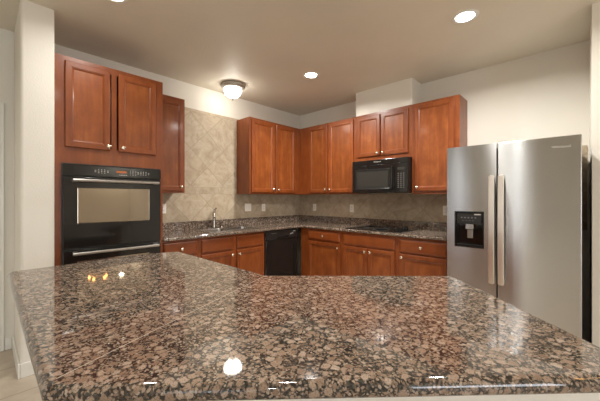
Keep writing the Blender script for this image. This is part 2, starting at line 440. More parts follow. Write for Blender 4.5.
bm = lathe(bmesh.new(), [(0.028, 0), (0.028, 0.006), (0.011, 0.012), (0.011, 0.035), (0.024, 0.045), (0.027, 0.058), (0.018, 0.068), (0, 0.070)],
           Matrix.Translation((-0.022, DY0 + 0.07, 0.95)) @ Matrix.Rotation(PI / 2, 4, 'Y')); obj('door_knob', bm, 'knobs', d1, smooth=True)

# baseboards
def bb(name, x0, x1, y0, y1): struct(name, B(x0, x1, y0, y1, 0, 0.105, bev=0.004), 'trim')
bb('baseboard_left', 0.0, 0.012, DY1 + 0.076, -3.6535)
bb('baseboard_wing_side', 0.0, 0.658, -3.6535, -3.6405)
bb('baseboard_wing_end', 0.6455, 0.658, -3.640, -3.446)
bb('baseboard_right', 3.664, XE, -0.7125, -0.7005)
bb('baseboard_front', 0.0, XE, YS, YS + 0.012)
bb('baseboard_dining', XE - 0.012, XE, YS + 0.013, -0.714)
bb('baseboard_left_far', 0.0, 0.012, YS + 0.013, DY0 - 0.076)

# tiled backsplash (structure, thin slabs on the walls, above the granite upstand)
TT = 0.008
def tiles(name, loc, rz, x0, x1, z0, z1, phase):
    o = obj(name, B(x0, x1, -TT, 0, z0, z1), 'tile'); o.location = loc; o.rotation_euler = (0, 0, rz); o['kind'] = 'structure'
    o['tile_phase'] = phase
# left wall: local x = world y + 2.61 ; lines world y+z = .39 + .466k ; z-y = 3.97 + .466k
tiles('wall_tile_left', (0.0, -2.61, 0), PI / 2, 0, 2.60, 1.017, 2.452, (-2.61 - 0.39, 2.61 - 3.97 + 5 * 0.466 * 0, 0))
# right wall: local x = world x ; x+z = 3.33 ; z-x = -1.0
tiles('wall_tile_back', (0.0, 0.0, 0), 0, TT + 0.001, 3.66, 1.017, 1.80, (-3.33 + 0.0, 1.0, 0))

# ------------------------------------------------------------------ cabinet parts (local frame: width +x, back y=0, front -y)
DT = 0.019
DOOR_PROF = [(0, 0), (0, DT - .005), (.0015, DT - .002), (.005, DT), (.040, DT), (.0415, DT - .0035), (.046, DT - .0035), (.052, DT - .0075), (.057, DT - .0105)]
def knob(parent, x, y, z):
    bm = lathe(bmesh.new(), [(0.0075, 0), (0.0055, 0.004), (0.0055, 0.012), (0.012, 0.017), (0.0155, 0.021), (0.0155, 0.025), (0.010, 0.0295), (0, 0.031)],
               Matrix.Translation((x, y, z)) @ Matrix.Rotation(PI / 2, 4, 'X'), 20)
    return obj('knob', bm, 'knobs', parent, smooth=True)
def door(parent, x0, x1, z0, z1, yf, kn=None):
    bm = rect_rings(bmesh.new(), x0, x1, z0, z1, yf - 0.0006, DOOR_PROF, cap_front=False)
    # close the rear of the panel opening
    d = obj('door', bm, 'wood', parent)
    o = .057
    obj('door_panel', B(x0 + o - .004, x1 - o + .004, yf - (DT - .0107), yf - 0.0012, z0 + o - .004, z1 - o + .004), 'panel', d)
    if kn: knob(d, kn[0], yf - DT - 0.0002, kn[1])
    return d
def drawer(parent, x0, x1, z0, z1, yf, knobs=()):
    bm = rect_rings(bmesh.new(), x0, x1, z0, z1, yf - 0.0006, [(0, 0), (0, DT - .009), (.003, DT - .006), (.011, DT - .003), (.013, DT - .001), (.018, DT)])
    d = obj('drawer', bm, 'woodh', parent)
    for kx in knobs: knob(d, kx, yf - DT - 0.0002, (z0 + z1) / 2)
    return d
def false_front(parent, x0, x1, z0, z1, yf):
    bm = rect_rings(bmesh.new(), x0, x1, z0, z1, yf - 0.0006, [(0, 0), (0, DT - .009), (.003, DT - .006), (.011, DT - .003), (.013, DT - .001), (.018, DT)])
    return obj('false_drawer_front', bm, 'woodh', parent)
def carcass(parent, x0, x1, d, z0, z1, openings, t=0.018, ft=0.019, toe=0.0, frame_name='face_frame', top=True):
    """hollow box with back, plus a face frame with rectangular openings (x0,x1,z0,z1)"""
    bm = bmesh.new(); zb = z0
    box(bm, x0, x0 + t, -(d - ft), -0.001, z0, z1); box(bm, x1 - t, x1, -(d - ft), -0.001, z0, z1)
    if top: box(bm, x0 + t, x1 - t, -(d - ft), -0.001, z1 - t, z1)
    box(bm, x0 + t, x1 - t, -(d - ft), -0.001, z0 + toe, z0 + toe + t)
    box(bm, x0 + t, x1 - t, -0.007, -0.001, z0 + toe + t, z1 - t)
    if toe: box(bm, x0 + t, x1 - t, -(d - 0.08), -(d - 0.095), z0, z0 + toe)
    obj('carcass', bm, 'wood', parent)
    # face frame: fill all cells of the grid not inside an opening
    zlo = z0 + toe
    xs = sorted({x0, x1} | {o[0] for o in openings} | {o[1] for o in openings}); zs = sorted({zlo, z1} | {o[2] for o in openings} | {o[3] for o in openings})
    fb = bmesh.new(); vg = {}
    def V(i, j, s):
        if (i, j, s) not in vg: vg[i, j, s] = fb.verts.new((xs[i], -d if s else -(d - ft + .0002), zs[j]))
        return vg[i, j, s]
    solid = {}
    for i in range(len(xs) - 1):
        for j in range(len(zs) - 1):
            cx, cz = (xs[i] + xs[i + 1]) / 2, (zs[j] + zs[j + 1]) / 2
            solid[i, j] = not any(o[0] < cx < o[1] and o[2] < cz < o[3] for o in openings)
    for (i, j), s in solid.items():
        if not s: continue
        fb.faces.new((V(i, j, 1), V(i + 1, j, 1), V(i + 1, j + 1, 1), V(i, j + 1, 1))); fb.faces.new((V(i, j + 1, 0), V(i + 1, j + 1, 0), V(i + 1, j, 0), V(i, j, 0)))
        for (di, dj, a, b) in ((-1, 0, (i, j), (i, j + 1)), (1, 0, (i + 1, j), (i + 1, j + 1)), (0, -1, (i, j), (i + 1, j)), (0, 1, (i, j + 1), (i + 1, j + 1))):
            if not solid.get((i + di, j + dj), False): fb.faces.new((V(*a, 1), V(*b, 1), V(*b, 0), V(*a, 0)))
    obj(frame_name, fb, 'wood', parent)
LEFT = PI / 2
UD = 0.305
ZB, ZT = 1.370, 2.431
DB, DTOP = 1.392, 2.402            # wall cabinet doors, bottom and top

# --- tall oven cabinet: local x 0..0.828 -> y -3.444..-2.616
TY = -3.444
t = thing('oven_cabinet', 'tall cherry wood cabinet at the left end, housing the double oven', 'cabinet', (0, TY, 0), LEFT)
def ly(y): return y - TY
carcass(t, 0, 0.828, 0.62, 0, 2.447, [(ly(-3.392), ly(-2.660), 0.30, 1.580), (ly(-3.36), ly(-3.055), 1.735, 2.39), (ly(-3.015), ly(-2.70), 1.735, 2.39), (ly(-3.39), ly(-2.66), 0.13, 0.27)], toe=0.10)
obj('oven_shelf', B(0.018, 0.81, -0.60, -0.008, 0.262, 0.280), 'inside', t)
obj('oven_shelf', B(0.018, 0.81, -0.60, -0.008, 1.62, 1.638), 'inside', t)
door(t, ly(-3.380), ly(-3.068), 1.722, 2.408, -0.62, (ly(-3.085), 1.755))
door(t, ly(-3.004), ly(-2.686), 1.722, 2.408, -0.62, (ly(-2.972), 1.755))
drawer(t, ly(-3.40), ly(-2.65), 0.118, 0.275, -0.62, (0.25, 0.58))

# --- double wall oven, a thing of its own inside the cabinet
ov = thing('wall_oven', 'black double wall oven with steel bar handles, built into the tall cabinet', 'oven', (0, -3.403, 0), LEFT)
OW = 0.754; yf = -0.6215
obj('oven_body', B(0.03, OW - 0.03, -0.600, -0.05, 0.285, 1.565), 'case', ov)
fb = bmesh.new(); box(fb, 0, OW, -0.6355, yf, 0.285, 1.592, bev=0.002); obj('front_frame', fb, 'blackmat', ov)
obj('vent_trim', B(0.01, OW - 0.01, -0.640, -0.636, 1.583, 1.591), 'blackmat', ov)
cp = obj('control_panel', B(0, OW, -0.662, -0.6362, 1.488, 1.582, bev=0.004), 'black', ov)
obj('panel_glass', B(0.075, OW - 0.012, -0.6638, -0.6622, 1.497, 1.574, bev=0.0006, seg=1), 'glassblack', cp)
def dot(bm, x, z, wd=0.008, hh=0.004, y=-0.6646): box(bm, x - wd / 2, x + wd / 2, y, y + 0.0006, z - hh / 2, z + hh / 2)
for cx in (0.265, 0.595):
    mk = bmesh.new()
    for i in range(3):
        for j in range(3): dot(mk, cx + (i - 1) * 0.022, 1.536 + (j - 1) * 0.013)
    for s in (-1, 1):
        dot(mk, cx + s * 0.045, 1.542, 0.012, 0.003); dot(mk, cx + s * 0.045, 1.530, 0.012, 0.003)
    obj('keypad_print', mk, 'digit', cp)
mk = bmesh.new()
for i in range(3):
    for j in range(4): dot(mk, 0.485 + i * 0.022, 1.517 + j * 0.012, 0.006, 0.003)
obj('button_print', mk, 'digit', cp)
mk = bmesh.new()
for i in range(5): dot(mk, 0.40 + i * 0.013, 1.513, 0.009, 0.004)
obj('panel_print', mk, 'digit', cp)
obj('display', B(0.375, 0.455, -0.6644, -0.6638, 1.530, 1.548), 'amber', cp)
def oven_door(z0, z1, wz0, wz1, hz):
    d = obj('oven_door', B(0.004, OW - 0.004, -0.668, -0.6362, z0, z1, bev=0.006), 'black', ov, smooth='box')
    wb = bmesh.new(); rect_rings(wb, 0.098, OW - 0.108, wz0, wz1, -0.6682, [(0, 0), (0, .0012), (.003, .0016)]); obj('oven_window', wb, 'ovenwin', d)
    hb = bmesh.new(); tube(hb, [(0.060, -0.722, hz), (OW - 0.040, -0.722, hz)], 0.0125, 16)
    h_ = obj('handle', hb, 'nickel', d, smooth=True)
    for x in (0.080, OW - 0.060): obj('handle_post', B(x - 0.016, x + 0.016, -0.716, -0.6682, hz - 0.014, hz + 0.012, bev=0.003), 'nickel', d)
oven_door(0.906, 1.482, 1.105, 1.392, 1.452)
oven_door(0.310, 0.892, 0.50, 0.80, 0.868)

# --- wall cabinets
def wall_cab(name, label, loc, rz, w, z0, z1, doors, zb=DB, zt=DTOP, kz=None, group='cherry wall cabinets'):
    t = thing(name, label, 'cabinet', loc, rz, group)
    ops = [(a + .03, b - .03, zb + .03, zt - .03) for a, b, _ in doors]
    carcass(t, 0, w, UD, z0, z1, ops)
    for a, b, k_ in doors:
        kx = a + 0.030 if k_ == 'l' else b - 0.030
        door(t, a, b, zb, zt, -UD, (kx, (kz or zb + 0.045)))
    return t
wall_cab('wall_cabinet', 'narrow single-door wall cabinet just right of the oven tower', (0, -2.614, 0), LEFT, 0.372, ZB, ZT + .01, [(0.02, 0.352, 'r')], group=None)
y0 = -1.325
wall_cab('wall_cabinet', 'two-door wall cabinet right of the sink, on the tiled left wall', (0, y0, 0), LEFT, -0.0012 - y0, ZB, ZT, [(-1.291 - y0, -0.874 - y0, 'r'), (-0.838 - y0, -0.432 - y0, 'l')], group=None)
wall_cab('wall_cabinet', 'two-door wall cabinet between the room corner and the microwave', (0.3065, 0, 0), 0, 1.357 - 0.3065, ZB, ZT, [(0.511 - .3065, 0.868 - .3065, 'r'), (0.897 - .3065, 1.328 - .3065, 'l')], group=None)
wall_cab('wall_cabinet', 'short two-door wall cabinet directly above the microwave', (1.3585, 0, 0), 0, 2.1435 - 1.3585, 1.806, ZT + .002, [(1.392 - 1.3585, 1.731 - 1.3585, 'r'), (1.745 - 1.3585, 2.100 - 1.3585, 'l')], zb=1.862, zt=2.396, kz=1.893, group=None)
wall_cab('wall_cabinet', 'single-door wall cabinet between the microwave and the refrigerator', (2.145, 0, 0), 0, 2.666 - 2.145, ZB - .01, ZT, [(2.183 - 2.145, 2.612 - 2.145, 'l')], group=None)

# --- microwave
MX0, MX1 = 1.362, 2.137
mw = thing('microwave', 'black over-the-range microwave hung under the short cabinet', 'microwave', (MX0, 0, 0), 0)
MWW = MX1 - MX0; mz0, mz1 = 1.378, 1.803
obj('body', B(0, MWW, -0.370, -0.010, mz0, mz1, bev=0.004), 'blackmat', mw)
obj('vent_grille', B(0.002, MWW - 0.002, -0.398, -0.3705, 1.738, mz1 - 0.003, bev=0.004), 'black', mw)
vb = bmesh.new()
for i in range(4): box(vb, 0.02, MWW - 0.02, -0.3986, -0.3981, 1.748 + i * 0.006, 1.7495 + i * 0.006)
md = obj('door', B(0.002, 0.604, -0.402, -0.3705, mz0 + 0.004, 1.735, bev=0.006), 'black', mw, smooth='box')
fb = bmesh.new(); rect_rings(fb, 0.055, 0.560, 1.418, 1.683, -0.4022, [(0, 0), (0.002, .002), (.014, .002), (.018, -0.0001)], cap_front=False); obj('window_bezel', fb, 'blackmat', md)
obj('door_window', B(0.085, 0.530, -0.4036, -0.4021, 1.452, 1.652), 'mwwin', md)
hb = bmesh.new(); tube(hb, [(0.582, -0.402, 1.70), (0.582, -0.428, 1.685), (0.582, -0.436, 1.56), (0.582, -0.428, 1.435), (0.582, -0.402, 1.42)], 0.012, 10); obj('handle', hb, 'black', md, smooth=True)
cpn = obj('control_panel', B(0.607, MWW - 0.002, -0.402, -0.3705, mz0 + 0.004, 1.735, bev=0.005), 'black', mw, smooth='box')
mk = bmesh.new()
for j in range(8):
    for i in range(3): dot(mk, 0.655 + i * 0.034, 1.440 + j * 0.024, 0.016, 0.006, -0.4028)
obj('keypad_print', mk, 'digitdim', cpn)
mk = bmesh.new(); dot(mk, 0.690, 1.668, 0.085, 0.030, -0.4028); obj('display', mk, 'mwwin', cpn)
text('brand_lettering', 'Whirlpool', 0.024, (0.372, -0.3987, 1.765), FACE, 'logo', mw)

# --- base cabinets
BZ0, BZ1, BD = 0.0, 0.876, 0.580
def base_cab(label, loc, rz, w, items, top=True):
    t = thing('base_cabinet', label, 'cabinet', loc, rz)
    ops = [(i[1] + .02, i[2] - .02, i[3] + .02, i[4] - .02) for i in items]
    carcass(t, 0, w, BD, BZ0, BZ1, ops, toe=0.10, top=top)
    for it in items:
        ty, a, b, z0, z1 = it[:5]
        if ty == 'drawer': drawer(t, a, b, z0, z1, -BD, ((a + b) / 2,))
        elif ty == 'false': false_front(t, a, b, z0, z1, -BD)
        else: door(t, a, b, z0, z1, -BD, (a + 0.028 if ty == 'l' else b - 0.028, z1 - 0.045))
    return t
y0 = -2.614
base_cab('base cabinet with one drawer, between the oven tower and the sink', (0, y0, 0), LEFT, -2.215 - y0,
         [('drawer', -2.595 - y0, -2.239 - y0, 0.708, 0.853), ('r', -2.595 - y0, -2.239 - y0, 0.125, 0.688)])
y0 = -2.2135
base_cab('two-door base cabinet under the kitchen sink', (0, y0, 0), LEFT, -1.290 - y0,
         [('false', -2.187 - y0, -1.773 - y0, 0.700, 0.853), ('false', -1.723 - y0, -1.318 - y0, 0.700, 0.853),
          ('r', -2.187 - y0, -1.773 - y0, 0.125, 0.682), ('l', -1.723 - y0, -1.318 - y0, 0.125, 0.682)], top=False)
x0 = 0.6015
t = thing('base_cabinet', 'base cabinet in the room corner beside the dishwasher, one drawer', 'cabinet', (x0, 0, 0), 0)
carcass(t, 0, 1.335 - x0, 0.600, 0, BZ1, [(0.778 - x0, 1.285 - x0, .735, .835), (0.778 - x0, 1.285 - x0, .145, .69)], toe=0.10)
BY = -0.600
drawer(t, 0.758 - x0, 1.308 - x0, 0.728, 0.850, BY, ((1.033 - x0),)); door(t, 0.758 - x0, 1.308 - x0, 0.125, 0.700, BY, (1.278 - x0, 0.650))
x0 = 1.3365
t = thing('base_cabinet', 'wide two-door base cabinet under the cooktop', 'cabinet', (x0, 0, 0), 0)
carcass(t, 0, 2.102 - x0, 0.600, 0, BZ1, [(1.385 - x0, 2.05 - x0, .73, .83), (1.385 - x0, 1.70 - x0, .145, .67), (1.755 - x0, 2.05 - x0, .145, .67)], toe=0.10)
false_front(t, 1.362 - x0, 2.071 - x0, 0.712, 0.850, BY)
door(t, 1.362 - x0, 1.7255 - x0, 0.125, 0.694, BY, (1.690 - x0, 0.652)); door(t, 1.7295 - x0, 2.071 - x0, 0.125, 0.694, BY, (1.765 - x0, 0.652))
x0 = 2.1035
t = thing('base_cabinet', 'base cabinet with one drawer, beside the refrigerator', 'cabinet', (x0, 0, 0), 0)
carcass(t, 0, 2.690 - x0, 0.600, 0, BZ1, [(2.156 - x0, 2.60 - x0, .73, .83), (2.156 - x0, 2.60 - x0, .145, .66)], toe=0.10)
drawer(t, 2.132 - x0, 2.632 - x0, 0.704, 0.850, BY, (2.372 - x0,)); door(t, 2.132 - x0, 2.632 - x0, 0.125, 0.686, BY, (2.160 - x0, 0.650))

# --- dishwasher
y0 = -1.2845
dw = thing('dishwasher', 'black built-in dishwasher under the counter near the room corner', 'dishwasher', (0, y0, 0), LEFT)
DWW = 0.604
obj('tub', B(0.012, DWW - 0.004, -0.575, -0.03, 0.09, 0.870), 'case', dw)
obj('side_strip', B(0.004, 0.011, -0.590, -0.03, 0.0, 0.870), 'nickel', dw, label='pale edge strip')
obj('toe_kick', B(0.012, DWW - 0.004, -0.52, -0.505, 0.002, 0.088), 'blackmat', dw)
obj('door', B(0.014, DWW - 0.006, -0.605, -0.576, 0.092, 0.742, bev=0.005), 'black', dw, smooth='box')
cb = obj('control_panel', B(0.014, DWW - 0.006, -0.612, -0.576, 0.746, 0.868, bev=0.006), 'blackmat', dw, smooth='box')
obj('latch_handle', B(0.19, 0.41, -0.622, -0.6125, 0.770, 0.790, bev=0.003), 'black', cb)
mk = bmesh.new()
for i in range(5): dot(mk, 0.10 + i * 0.018, 0.835, 0.009, 0.004, -0.6126)
obj('indicator_print', mk, 'digit', cb); mk = bmesh.new()
for i in range(3): dot(mk, 0.455 + i * 0.020, 0.806 + i * 0.004, 0.013, 0.012, -0.6126)
dot(mk, 0.525, 0.842, 0.045, 0.007, -0.6126)
obj('control_print', mk, 'digit', cb)

# --- L-shaped worktop with upstands; sink hole
WZ0, WZ1 = 0.878, 0.914
SY0, SY1, SX0, SX1 = -2.06, -1.30, 0.150, 0.530
wt = thing('countertop', 'L-shaped brown granite worktop with upstand along the two tiled walls', 'countertop', (0, 0, 0))
E_ = 0.634
out = round_poly([(0.0005, -2.612), (E_, -2.612), (E_, -E_), (2.703, -E_), (2.703, -0.0005), (0.0005, -0.0005)], [0, .004, .012, .004, 0, 0])
hole = round_poly([(SX0 + .012, SY0 + .012), (SX1 - .012, SY0 + .012), (SX1 - .012, SY1 - .012), (SX0 + .012, SY1 - .012)], [.05] * 4)
curve_slab('slab', out, [hole[::-1]], WZ0, WZ1, 0.014, 'granite', wt)
ub = bmesh.new(); box(ub, 0.0005, 0.0200, -2.612, -0.0005, WZ1 + .0003, 1.016, bev=0.003); obj('upstand', ub, 'granite', wt)
ub = bmesh.new(); box(ub, 0.0202, 2.703, -0.0200, -0.0005, WZ1 + .0003, 1.016, bev=0.003); obj('upstand', ub, 'granite', wt)

# --- sink
sk = thing('kitchen_sink', 'double bowl steel sink set into the left granite counter', 'sink', (SX0, SY0, WZ1), 0)
sw, sl = SX1 - SX0, SY1 - SY0
def rr(x0, x1, y0, y1, r): return round_poly([(x0, y0), (x1, y0), (x1, y1), (x0, y1)], [r] * 4, 6)
bowls = [(0.03, sw - 0.03, 0.03, sl / 2 - 0.012), (0.03, sw - 0.03, sl / 2 + 0.012, sl - 0.03)]
curve_slab('rim', rr(0, sw, 0, sl, .05), [rr(*b, .045)[::-1] for b in bowls], 0.0005, 0.0055, 0.0015, 'sink', sk)
for b in bowls:
    bm = bmesh.new(); rings = []
    for ins, z in ((0, 0.0004), (0.004, -0.012), (0.012, -0.15), (0.035, -0.175), (0.09, -0.178)):
        rings.append([bm.verts.new((x, y, z)) for x, y in rr(b[0] + ins, b[1] - ins, b[2] + ins, b[3] - ins, max(.02, .045 - ins * .3))])
    for a, c in zip(rings, rings[1:]):
        for i in range(len(a)): bm.faces.new((a[i], a[(i + 1) % len(a)], c[(i + 1) % len(a)], c[i]))
    bm.faces.new(rings[-1]); obj('bowl', bm, 'sink', sk, smooth=True)
    obj('drain', lathe(bmesh.new(), [(0.045, -0.1775), (0.045, -0.175), (0.03, -0.1765), (0, -0.1768)], Matrix.Translation(((b[0] + b[1]) / 2, (b[2] + b[3]) / 2, 0))), 'chrome', sk, smooth=True)

# --- faucet
FX, FY = 0.085, -1.735
fa = thing('faucet', 'single-lever steel faucet standing behind the sink', 'faucet', (FX, FY, WZ1 + .0004), math.radians(-30))
bm = bmesh.new(); pl = round_poly([(-.028, -.11), (.028, -.11), (.028, .11), (-.028, .11)], [.027] * 4); bmesh.ops.rotate(bm, verts=prism(bm, pl, 0, 0.009).verts, cent=(0, 0, 0), matrix=Matrix.Rotation(math.radians(30), 3, 'Z')); obj('base_plate', bm, 'faucet', fa, smooth=True)
obj('body', lathe(bmesh.new(), [(0.029, .0092), (0.028, .03), (0.023, .05), (0.021, .15), (0.024, .165), (0.026, .19), (0.021, .210), (0, .214)]), 'faucet', fa, smooth=True)
bm = bmesh.new(); tube(bm, [(0.010, 0, .150), (0.045, 0, .185), (0.095, 0, .198), (0.140, 0, .185), (0.165, 0, .150)], [.017, .018, .020, .022, .019], 14); obj('spout', bm, 'faucet', fa, smooth=True)
bm = bmesh.new(); tube(bm, [(0, 0, .200), (-0.004, 0.008, .235), (0.006, 0.030, .268)], [.014, .012, .009], 12); obj('lever', bm, 'faucet', fa, smooth=True)
bm = lathe(bmesh.new(), [(0.018, 0), (0.016, .01), (0.010, .016), (0.010, .055), (0.013, .06), (0.013, .085), (0, .09)])
sd = obj('soap_dispenser', bm, 'faucet', None, smooth=True); sd.location = (0.055, -1.60, WZ1 + .0004)
tag(sd, 'small steel pump beside the faucet', 'soap dispenser')

# --- cooktop
ck = thing('cooktop', 'black glass electric cooktop set in the granite below the microwave', 'cooktop', (1.375, -0.585, WZ1 + .0005), 0)
obj('glass', B(0, 0.755, 0, 0.50, 0, 0.008, bev=0.003), 'glassblack', ck)
for (cx, cy, r) in ((0.17, 0.14, 0.085), (0.17, 0.37, 0.105), (0.44, 0.14, 0.105), (0.44, 0.37, 0.08)):
    bm = lathe(bmesh.new(), [(r, 0), (r, .0006), (r - .004, .0006), (r - .004, 0)], Matrix.Translation((cx, cy, .0082)), 40); obj('burner', bm, 'digitdim', ck)
for i in range(4):
    bm = lathe(bmesh.new(), [(0.024, 0), (0.022, .012), (0.020, .024), (0, .025)], Matrix.Translation((0.665, 0.10 + i * 0.085, .0082)), 20)
    box(bm, 0.661, 0.669, 0.10 + i * 0.085 - .02, 0.10 + i * 0.085 + .02, .032, .040, bev=.001); obj('control_knob', bm, 'black', ck)

# --- outlets
def plate(name, label, cat, loc, rz, gangs=1, kind='outlet'):
    w2 = 0.035 + 0.023 * (gangs - 1) * 1.0
    t = thing(name, label, cat, loc, rz)
    obj('cover_plate', B(-w2, w2, -0.0065, -0.0004, -0.058, 0.058, bev=0.0025), 'plate', t)
    for g in range(gangs):
        cx = (g - (gangs - 1) / 2) * 0.046
        if kind == 'switch': obj('rocker', B(cx - .0165, cx + .0165, -0.0105, -0.0067, -.033, .033, bev=.0015), 'white', t)
        else:
            obj('receptacle', B(cx - .0165, cx + .0165, -0.0085, -0.0067, -.034, .034, bev=.001), 'white', t)
            for z in (-.018, .018):
                for s in (-.006, .006): obj('plug_slot', B(cx + s - .0012, cx + s + .0012, -0.0090, -0.0086, z - .005, z + .005), 'slot', t)
TX = TT + .0003
plate('wall_switch', 'double light switch plate on the tile, right of the faucet', 'light switch', (TX, -1.126, 1.172), LEFT, 2, 'switch')
plate('wall_outlet', 'almond outlet plate above the dishwasher, right of the double switch', 'outlet', (TX, -0.828, 1.165), LEFT)
plate('wall_outlet', 'almond outlet plate half hidden beside the oven tower', 'outlet', (TX, -2.365, 1.185), LEFT)
plate('wall_outlet', 'almond outlet plate on the back wall, nearest the room corner', 'outlet', (0.361, -TX, 1.155), 0)
plate('wall_outlet', 'almond outlet plate on the back wall, left of the cooktop', 'outlet', (1.100, -TX, 1.157), 0)
plate('wall_outlet', 'almond outlet plate on the back wall, touching the refrigerator edge', 'outlet', (2.438, -TX, 1.160), 0)

# --- refrigerator
FX0, FX1, FS = 2.720, 3.621, 3.108
fr = thing('refrigerator', 'stainless side-by-side refrigerator at the right end of the counter', 'refrigerator', (0, 0, 0))
obj('case', B(FX0 + .004, FX1 - .004, -0.826, -0.050, 0.022, 1.735, bev=0.004), 'case', fr)
for x in (FX0 + 0.08, FX1 - 0.08):
    for y in (-0.76, -0.12): obj('foot', lathe(bmesh.new(), [(0.02, 0), (0.02, 0.0215)], Matrix.Translation((x, y, 0.0003)), 14), 'blackmat', fr)
obj('toe_grille', B(FX0 + .02, FX1 - .02, -0.850, -0.8265, 0.025, 0.085, bev=.003), 'blackmat', fr)
for x in (FX0 + 0.05, FX1 - 0.05): obj('hinge_cover', B(x - .035, x + .035, -0.850, -0.76, 1.7355, 1.757, bev=.004), 'case', fr)
def fr_door(x0, x1, cut=None):
    bm = bmesh.new()
    if not cut: box(bm, x0, x1, -0.900, -0.832, 0.095, 1.768, bev=0.007, seg=3)
    else:
        c0, c1, z0, z1 = cut
        xs = [x0, c0, c1, x1]; zs = [0.095, z0, z1, 1.768]
        g = {(i, j, s): bm.verts.new((xs[i], (-0.900 if s else -0.832), zs[j])) for i in range(4) for j in range(4) for s in (0, 1)}
        for i in range(3):
            for j in range(3):
                if (i, j) != (1, 1):
                    bm.faces.new((g[i, j, 1], g[i + 1, j, 1], g[i + 1, j + 1, 1], g[i, j + 1, 1])); bm.faces.new((g[i, j, 0], g[i + 1, j, 0], g[i + 1, j + 1, 0], g[i, j + 1, 0]))
        for i in range(3):
            for j in (0, 3): bm.faces.new((g[i, j, 0], g[i + 1, j, 0], g[i + 1, j, 1], g[i, j, 1]))
            for j in (0, 3): bm.faces.new((g[j, i, 0], g[j, i + 1, 0], g[j, i + 1, 1], g[j, i, 1]))
        for a, b in (((1, 1), (2, 1)), ((2, 1), (2, 2)), ((2, 2), (1, 2)), ((1, 2), (1, 1))): bm.faces.new((g[*a, 0], g[*b, 0], g[*b, 1], g[*a, 1]))
        bmesh.ops.recalc_face_normals(bm, faces=bm.faces)
        es = [e for e in bm.edges if len(e.link_faces) == 2 and all((v.co.x in (x0, x1) or v.co.z in (0.095, 1.768)) for v in e.verts) and abs(e.verts[0].co.y + .9) < 1e-4 and abs(e.verts[1].co.y + .9) < 1e-4
              and e.calc_face_angle() > 1]
        bmesh.ops.bevel(bm, geom=es, offset=.006, segments=3, affect='EDGES', profile=.5)
    return obj('door', bm, 'steel', fr, smooth='box')
DX0, DX1, DZ0, DZ1 = 2.787, 3.011, 0.880, 1.190
dl = fr_door(FX0, FS - 0.004, (DX0, DX1, DZ0, DZ1)); dr = fr_door(FS + 0.004, FX1)
# ice and water dispenser in the left door
bm = bmesh.new()
rect_rings(bm, DX0 - .004, DX1 + .004, DZ0 - .004, DZ1 + .004, -0.9004, [(0, 0), (.001, .003), (.010, .003), (.012, 0.0), (.016, -0.060)], cap_back=False)
obj('dispenser_frame', bm, 'black', dl, smooth=False)
obj('dispenser_panel', B(DX0 + .013, DX1 - .013, -0.900, -0.868, 1.085, DZ1 - .013, bev=.003), 'blackmat', dl)
mk = bmesh.new()
for i in range(5): dot(mk, DX0 + .055 + i * .027, 1.138, 0.012, 0.010, -0.9006)
obj('button_print', mk, 'digitdim', dl); mk = bmesh.new()
for i in range(4): dot(mk, DX0 + .065 + i * .027, 1.112, 0.014, 0.003, -0.9006)
obj('dispenser_print', mk, 'digitdim', dl)
mk = bmesh.new(); dot(mk, DX1 - .045, 1.168, .05, .010, -0.9006); obj('dispenser_label', mk, 'digit', dl)
bm = bmesh.new(); box(bm, 2.868, 2.935, -0.895, -0.846, 1.035, 1.084, bev=.006); obj('dispenser_spout', bm, 'steel', dl)
bm = bmesh.new(); box(bm, 2.878, 2.925, -0.872, -0.858, 0.955, 1.03, bev=.006); obj('dispenser_paddle', bm, 'nickel', dl)
bm = bmesh.new(); box(bm, DX0 + .014, DX1 - .014, -0.895, -0.842, DZ0 + .012, DZ0 + .020)
for i in range(9): box(bm, DX0 + .03 + i * .020, DX0 + .036 + i * .020, -0.893, -0.845, DZ0 + .0205, DZ0 + .023)
obj('drip_tray', bm, 'blackmat', dl)
def fr_handle(x, d):
    bm = bmesh.new(); pts = []
    for i in range(15):
        t_ = i / 14; z = 0.605 + t_ * 0.885; y = -0.942 - 0.012 * math.sin(PI * t_); pts.append((x, y, z))
    # flat bar, slightly bowed
    rings = []
    for (px, py, pz) in pts:
        rings.append([bm.verts.new((px + a, py + b, pz)) for a, b in ((-.021, .008), (.021, .008), (.021, -.004), (.016, -.009), (-.016, -.009), (-.021, -.004))])
    for a, b in zip(rings, rings[1:]):
        for i in range(6): bm.faces.new((a[i], a[(i + 1) % 6], b[(i + 1) % 6], b[i]))
    bm.faces.new(rings[0]); bm.faces.new(rings[-1])
    h_ = obj('handle', bm, 'chromebar', d, smooth=True)
    for z in (0.615, 1.480): obj('handle_mount', B(x - .014, x + .014, -0.9345, -0.9004, z - .018, z + .018, bev=.003), 'chromebar', d)
fr_handle(FS - 0.032, dl); fr_handle(FS + 0.034, dr)
text('brand_lettering', 'Whirlpool', 0.026, (3.508, -0.9006, 1.682), FACE, 'logo', dr)

# ------------------------------------------------------------------ island / breakfast bar
IZ0, IZ1 = 0.8740, 0.914
P_nl, P_fl, P_ap0, P_ap, P_no, P_fr, P_rt = (2.800, -3.738), (1.372, -3.735), (1.350, -3.060), (1.425, -2.820), (2.435, -2.822), (3.135, -2.170), (3.7515, -2.7865)
isl = thing('island_countertop', 'large angled brown granite bar top filling the foreground', 'countertop', (0, 0, 0))
full = [P_fl, P_nl, P_rt, P_fr, P_no, P_ap, P_ap0]
curve_slab('slab', round_poly(full, [.025, .02, .02, .02, 0, .04, .05], 6), [], IZ0, IZ1, 0.0185, 'granite2', isl, res=7)
